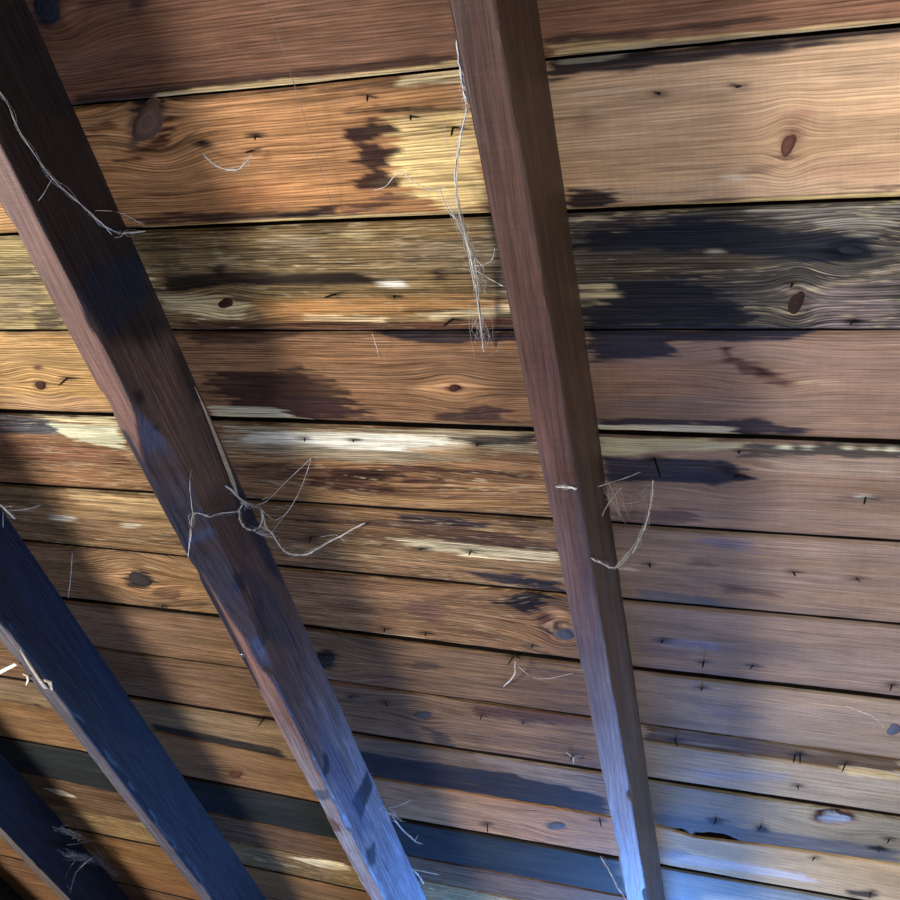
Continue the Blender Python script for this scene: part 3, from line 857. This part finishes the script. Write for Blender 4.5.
for i, kd in enumerate([(147, 123, 14, 27, (108, 86, 76), 38), (788, 146, 6, 15, (100, 70, 60), 20), (226, 303, 8, 6, (62, 40, 32)),
                        (454, 389, 7, 3.6, (70, 42, 34)), (40, 386, 7, 4.2, (70, 46, 36)), (565, 635, 10, 5.5, (78, 82, 94)),
                        (139, 580, 12, 7, (52, 46, 46), 15), (325, 659, 10, 7, (44, 38, 38)), (422, 715, 9, 3.6, (62, 64, 72)),
                        (556, 826, 10, 3.8, (76, 76, 84)), (236, 775, 7, 3.2, (88, 56, 40)), (47, 7, 15, 17, (38, 42, 54)),
                        (851, 250, 14, 5, (34, 38, 48)), (740, 477, 6, 3, (34, 30, 38)), (796, 303, 7, 15, (52, 38, 36), 18), (894, 729, 8, 6, (84, 88, 110))]):
    knot(*kd[:5], rot=kd[5] if len(kd) > 5 else 0, seed=i + 1)


# nail points coming through the planks, parts of their planks
def nail(px, py, length=.012, r=.0013, lean=(0, 0)):
    q = pl((px, py)); row = row_at(*q)
    z0 = surf_z(row) + .003
    vs_, fs = [], []
    prof = [(0, r), (length * .72, r * .95), (length, r * .15)]
    for d, rr in prof:
        for k in range(6):
            t = k * math.pi / 3
            vs_.append((rr * math.cos(t) + lean[0] * d, rr * math.sin(t) + lean[1] * d, -d))
    for i in range(2):
        for k in range(6):
            fs.append((i * 6 + k, i * 6 + (k + 1) % 6, i * 6 + 6 + (k + 1) % 6, i * 6 + 6 + k))
    fs.append(tuple(range(12, 18))); fs.append((5, 4, 3, 2, 1, 0))
    o = obj('nail', vs_, fs, MAT_NAIL, PLANK[row], False)
    o.location = (q[0], q[1], z0)
    return o


rng = random.Random(5)
for x, y, ln in NAILS:
    nail(x, y, ln, .0017 if ln > .02 else .0015, (rng.uniform(-.5, .5), rng.uniform(-.4, .4)))


# ------------------------------------------------------------------ cobwebs
def smooth_path(pts, sub=5):
    out = []
    n = len(pts)
    for i in range(n - 1):
        p0 = pts[max(i - 1, 0)]; p1 = pts[i]; p2 = pts[i + 1]; p4 = pts[min(i + 2, n - 1)]
        for k in range(sub):
            t = k / sub
            out.append(.5 * ((2 * p1) + (p2 - p0) * t + (2 * p0 - 5 * p1 + 4 * p2 - p4) * t * t + (3 * p1 - p0 - 3 * p2 + p4) * t ** 3))
    out.append(pts[-1])
    return out


def tube(vs_, fs, pts, r, sides=4, fuzz=0.0, rg=None):
    n0 = len(vs_)
    N_ = len(pts)
    for i, p in enumerate(pts):
        d = (pts[min(i + 1, N_ - 1)] - pts[max(i - 1, 0)])
        d = d.normalized() if d.length > 1e-9 else Vector((1, 0, 0))
        u = d.orthogonal().normalized(); v = d.cross(u)
        rr = r * (1 + (rg.uniform(-fuzz, fuzz) if rg else 0)) * (.55 if i in (0, N_ - 1) else 1)
        for k in range(sides):
            t = 2 * math.pi * k / sides
            vs_.append(p + u * rr * math.cos(t) + v * rr * math.sin(t))
    for i in range(N_ - 1):
        for k in range(sides):
            a = n0 + i * sides + k; b = n0 + i * sides + (k + 1) % sides
            fs.append((a, b, b + sides, a + sides))


def pt(q):
    if len(q) == 2: return p3(q, .006)
    if q[2] == 's':                                     # just off a rafter's right side
        sh = on_side(q, q[3] + .004); return Vector((q[3] + .004, sh[0], -sh[1]))
    return p3(q[:2], q[2])


def cobweb(label, strands, fuzz_between=(), mat=None, seed=1):
    rg = random.Random(seed)
    vs_, fs = [], []
    for pts, r in strands:
        path = smooth_path([pt(q) for q in pts])
        for i in range(1, len(path) - 1):               # silk is never quite smooth
            path[i] = path[i] + Vector((rg.gauss(0, .5), rg.gauss(0, .5), rg.gauss(0, .5))) * r
        tube(vs_, fs, path, r * 1.2, 4, .5, rg)
        if r >= .0006 and len(path) > 6:                # loose hairs along the thicker strands
            for k in range(len(path)):
                c = rg.randrange(2, len(path) - 2)
                u_ = Vector((rg.gauss(0, 1), rg.gauss(0, 1), rg.gauss(0, .5))) * .003
                tube(vs_, fs, smooth_path([path[c - 2], path[c] + u_, path[c + 2]], 3), .00016, 3)
    for p, q, n, spread, r in fuzz_between:             # loose fine threads spun between two places
        A_, B_ = pt(p), pt(q)
        for k in range(n):
            j = lambda sc: Vector((rg.gauss(0, sc), rg.gauss(0, sc), -abs(rg.gauss(0, sc * .5))))
            t0, t1 = sorted((rg.random(), rg.random()))
            a_ = A_.lerp(B_, t0) + j(spread); b_ = A_.lerp(B_, t1) + j(spread)
            m_ = (a_ + b_) / 2 + j(spread * .5)
            tube(vs_, fs, smooth_path([a_, m_, b_], 4), r, 3)
    org = vs_[0].copy()
    o = obj('cobweb', [v - org for v in vs_], fs, mat or MAT_WEB)
    o.matrix_world = M @ Matrix.Translation(org)
    o['label'] = label; o['category'] = 'cobweb'; o['group'] = 'cobwebs on the roof timbers'
    return o


a2 = -.85
cobweb('long curved cobweb strand sagging across the dark top of the waney rafter',
       [([(-4, 88, 's', a2), (5, 100, 's', a2), (21, 134, 's', a2), (52, 178, 's', a2), (85, 208, .06), (100, 223, .05), (117, 232, .03), (124, 233, .02), (146, 231, .006)], .0007),
        ([(85, 208, .06), (104, 226, .05), (113, 236, .03), (120, 237, .03), (124, 232, .02)], .0005),
        ([(52, 178, 's', a2), (46, 190, 's', a2), (38, 201, 's', a2)], .00045),
        ([(88, 211, .05), (117, 212, .02), (144, 225, .006)], .0003)], seed=1)
cobweb('pale cobweb hanging from the left edge of the reddish straight rafter',
       [([(456, 36, .13), (459, 55, .12), (463, 85, .10), (467, 108, .08), (461, 135, .05), (457, 160, .03), (456, 195, .02), (462, 222, .02), (472, 262, .02), (478, 300, .015), (482, 335, .012), (484, 352, .008)], .0009),
        ([(457, 40, .13), (463, 80, .10), (467, 104, .08)], .0012),
        ([(466, 110, .07), (459, 150, .04), (457, 200, .022), (466, 240, .02), (475, 290, .015)], .0005),
        ([(464, 120, .06), (457, 170, .03), (460, 215, .022), (474, 256, .02), (481, 320, .012)], .0004),
        ([(446, 200, .02), (458, 224, .022), (470, 250, .02), (484, 268, .03)], .0004),
        ([(374, 190, .004), (386, 186, .006), (400, 172, .012), (415, 183, .02), (432, 190, .02), (446, 188, .02)], .0005),
        ([(440, 190, .02), (448, 210, .02), (462, 228, .02), (473, 262, .02)], .0005),
        ([(474, 266, .02), (490, 262, .03), (495, 248, .05)], .0004),
        ([(476, 270, .02), (492, 280, .03), (503, 286, .05)], .0005),
        ([(443, 120, .02), (452, 168, .02), (466, 232, .02)], .0002)],
       [((450, 196, .02), (478, 262, .02), 60, .005, .00013), ((470, 250, .02), (488, 296, .03), 40, .006, .00012), ((476, 300, .012), (488, 352, .01), 40, .007, .00012)], seed=2)
cobweb('single straight silk thread crossing the top two planks',
       [([(264, -6, .02), (282, 48, .02), (300, 102, .015), (318, 160, .01), (335, 212, .004)], .00022)], mat=MAT_WEBG, seed=3)
cobweb('tangled white cobweb looped at the middle of the waney rafter',
       [([(225, 486, 's', a2), (230, 489, 's', a2), (238, 497, .03), (243, 503, .03), (239, 510, .04), (240, 521, .05), (246, 528, .05), (253, 530, .05), (259, 527, .05), (262, 518, .05), (259, 508, .04), (250, 504, .03), (241, 501, .03)], .0010),
        ([(250, 504, .03), (261, 509, .04), (265, 525, .05), (273, 535, .05), (281, 548, .05), (290, 554, .05), (301, 555, .045), (314, 551, .04), (334, 539, .02), (365, 523, .004)], .0008),
        ([(253, 530, .05), (262, 535, .05), (273, 537, .05)], .0006),
        ([(259, 527, .05), (266, 529, .05), (274, 534, .05)], .0006),
        ([(240, 511, .04), (218, 514, 's', a2), (210, 517, 's', a2), (202, 514, 's', a2), (193, 515, 's', a2), (191, 534, 's', a2), (188, 557, .145)], .0006),
        ([(193, 515, 's', a2), (190, 490, 's', a2), (191, 470, 's', a2)], .0003),
        ([(250, 505, .03), (265, 502, .03), (285, 483, .015), (311, 458, .004)], .00045),
        ([(262, 500, .03), (268, 497, .03)], .0004),
        ([(272, 532, .05), (290, 508, .03), (301, 488, .015), (311, 459, .004)], .00038),
        ([(262, 510, .04), (275, 520, .04), (288, 512, .03)], .00035),
        ([(320, 537, .02), (336, 535, .01), (345, 542, .006)], .0003)],
       [((240, 500, .03), (252, 506, .035), 30, .004, .0002), ((256, 528, .05), (274, 536, .05), 14, .004, .0002)], seed=4)
cobweb('curved grey cobweb strand on the right side of the reddish straight rafter',
       [([(591, 558, 's', -.221), (604, 564, 's', -.218), (614, 568, .07), (627, 558, .05), (638, 543, .04), (645, 525, .035), (649, 511, .03), (651, 500, .03), (653, 480, .03)], .0009),
        ([(614, 568, .07), (630, 551, .05), (641, 533, .04), (650, 512, .03)], .0006),
        ([(597, 487, .05), (622, 479, .02), (641, 472, .005)], .0004),
        ([(599, 521, .06), (610, 501, .03), (622, 487, .01)], .0004),
        ([(622, 504, .01), (639, 502, .01)], .0003)],
       [((606, 482, .02), (618, 515, .02), 34, .008, .00016), ((636, 500, .02), (652, 488, .02), 14, .007, .00014)], seed=5)
cobweb('small white web tag on the lower face of the straight rafter',
       [([(556, 487, .142), (565, 487, .143), (577, 488, .142)], .0007), ([(568, 487, .143), (577, 488, .143)], .0011)], seed=6)
cobweb('short forked web at the upper end of the blue-black rafter',
       [([(-4, 502, .06), (7, 511, .06), (15, 519, .05)], .0012), ([(7, 511, .05), (27, 509, .02), (41, 505, .004)], .0006),
        ([(3, 508, .06), (12, 506, .05)], .0006), ([(3, 512, .05), (3, 528, .04)], .0004)], seed=7)
cobweb('thin vertical web thread hanging beside the dark oval knot',
       [([(72, 553, .005), (71, 572, .02), (69, 590, .03), (68, 598, .035)], .0005)], seed=8)
cobweb('dense grey cobweb spun across the black rafter at the lower left',
       [([(70, 893, .13), (74, 878, .10), (80, 868, .08), (92, 858, .05), (97, 856, .03)], .0010),
        ([(66, 845, .08), (80, 843, .05), (96, 840, .01)], .0006), ([(60, 826, .08), (72, 824, .05)], .0005),
        ([(70, 893, .13), (66, 875, .10), (76, 860, .08)], .0006), ([(98, 860, .02), (105, 868, .01), (118, 878, .004)], .0006)],
       [((62, 850, .09), (98, 858, .03), 60, .016, .00028), ((56, 826, .08), (84, 834, .04), 34, .014, .00026), ((94, 846, .01), (118, 878, .01), 46, .012, .00026)],
       MAT_WEBG, 9)
cobweb('wispy web tuft beside the blue lower end of the waney rafter',
       [([(392, 815, .02), (400, 827, .02), (415, 841, .015), (423, 844, .01)], .0008), ([(415, 841, .015), (418, 835, .01)], .0006),
        ([(388, 808, .03), (398, 806, .02), (412, 800, .005)], .0005)],
       [((386, 806, .02), (400, 820, .02), 26, .010, .00025)], seed=10)
cobweb('small forked web at the foot of the waney rafter',
       [([(412, 869, .03), (418, 875, .03), (424, 884, .03)], .0009), ([(412, 869, .03), (440, 875, .004)], .0006)], seed=17)
cobweb('bright web strand at the lower end of the straight rafter',
       [([(600, 856, .02), (608, 868, .03), (616, 884, .05), (626, 900, .07)], .0009)], seed=11)
cobweb('faint web thread below the bluish knot near the right edge',
       [([(846, 706, .004), (862, 712, .012), (875, 718, .015), (884, 728, .008)], .0004)], seed=12)
cobweb('drooping web thread between two nails on the second plank',
       [([(203, 153, .004), (217, 166, .014), (236, 170, .018), (245, 163, .015), (252, 154, .010)], .0006)], seed=13)
cobweb('web threads trailing from a nail near the slate grey knot',
       [([(515, 661, .02), (514, 675, .015), (503, 687, .004)], .0006), ([(517, 665, .015), (538, 679, .012), (574, 673, .004)], .0004)], seed=14)
cobweb('fine vertical silk thread left of the pale strip, below the third joint',
       [([(372, 333, .004), (376, 345, .012), (379, 358, .004)], .0003)], seed=15)
cobweb('tiny star of web threads on a dark plank near the straight rafter',
       [([(566, 752, .006), (573, 757, .012), (582, 756, .005)], .0005), ([(573, 757, .012), (574, 764, .006)], .0008)], seed=16)


# nail head in the lower face of the waney rafter
nv, nf = [], []
for zz_, rr_ in ((0, .0045), (.0012, .0042), (.0016, .002)):
    for k in range(10):
        t = 2 * math.pi * k / 10
        nv.append((rr_ * math.cos(t), rr_ * math.sin(t), -zz_))
for i in range(2):
    for k in range(10):
        nf.append((i * 10 + k, i * 10 + (k + 1) % 10, i * 10 + 10 + (k + 1) % 10, i * 10 + 10 + k))
nf.append(tuple(range(20, 30))); nf.append(tuple(range(9, -1, -1)))
MAT_HEAD = plain('worn_steel_nail_head', (150, 158, 168), .35, .5, .8, 500, .3)
nh = obj('nail', nv, nf, MAT_HEAD, R2)
q_ = pl((243, 655), RH)
nh.location = (q_[0] + .852, q_[1] + .5, -RH)
nh['label'] = 'small shiny nail head'

# ------------------------------------------------------------------ splinters
MAT_SPL = plain('pale_torn_wood', (176, 164, 150), .8, .2, 0, 90, .4)
MAT_SPLW = plain('white_bare_wood', (226, 224, 216), .7, .2, 0, 90, .2)


def sliver(name, pts, widths, mat, parent=None):
    P_ = [pt(q) for q in pts]
    vs_, fs = [], []
    n = len(P_)
    for i, p in enumerate(P_):
        d = (P_[min(i + 1, n - 1)] - P_[max(i - 1, 0)]).normalized()
        u = d.cross(Vector((0, 0, 1))).normalized(); v = d.cross(u)
        w_ = widths[i]
        for cu, cv in ((1, .5), (-1, .6), (-.8, -.5), (.9, -.4)):
            vs_.append(p + u * w_ * cu + v * w_ * cv * .7)
    for i in range(n - 1):
        for k in range(4):
            fs.append((i * 4 + k, i * 4 + (k + 1) % 4, i * 4 + 4 + (k + 1) % 4, i * 4 + 4 + k))
    fs.append((3, 2, 1, 0)); fs.append(tuple(range(n * 4 - 4, n * 4)))
    if parent:
        inv = (M.inverted() @ parent.matrix_world).inverted()
        o = obj(name, [inv @ v for v in vs_], fs, mat, parent, False)
    else:
        org = vs_[0].copy()
        o = obj(name, [v - org for v in vs_], fs, mat, None, False)
        o.matrix_world = M @ Matrix.Translation(org)
    return o


bpy.context.view_layer.update()
o = sliver('splinter', [(195, 387, .012), (204, 408, .014), (213, 430, .016), (224, 458, .018), (233, 482, .02), (238, 496, .022)],
           [.0006, .0016, .0026, .0036, .0034, .001], MAT_SPL, R2)
o['label'] = 'long pale splinter torn along the rafter edge'
o = sliver('splinter', [(20, 650, .142), (28, 663, .144), (38, 678, .144), (46, 688, .142)], [.0008, .003, .004, .005], MAT_SPL, R3)
o['label'] = 'pale torn wood splinter'
o = sliver('splinter', [(44, 680, .140), (50, 682, .145), (52, 690, .142)], [.004, .005, .002], MAT_SPL, R3)
o = sliver('wood_sliver', [(-24, 684, .15), (-4, 674, .15), (16, 664, .145)], [.004, .004, .0034], MAT_SPLW)
o['label'] = 'bright white wood sliver jutting in at the left edge'; o['category'] = 'wood sliver'
o = sliver('wood_sliver', [(23, 674, .14), (27, 676, .145), (28, 680, .14), (26, 685, .13)], [.0015, .002, .002, .001], MAT_SPLW)
o['label'] = 'tiny hooked pale splinter on the left edge of the blue-black rafter'; o['category'] = 'wood sliver'
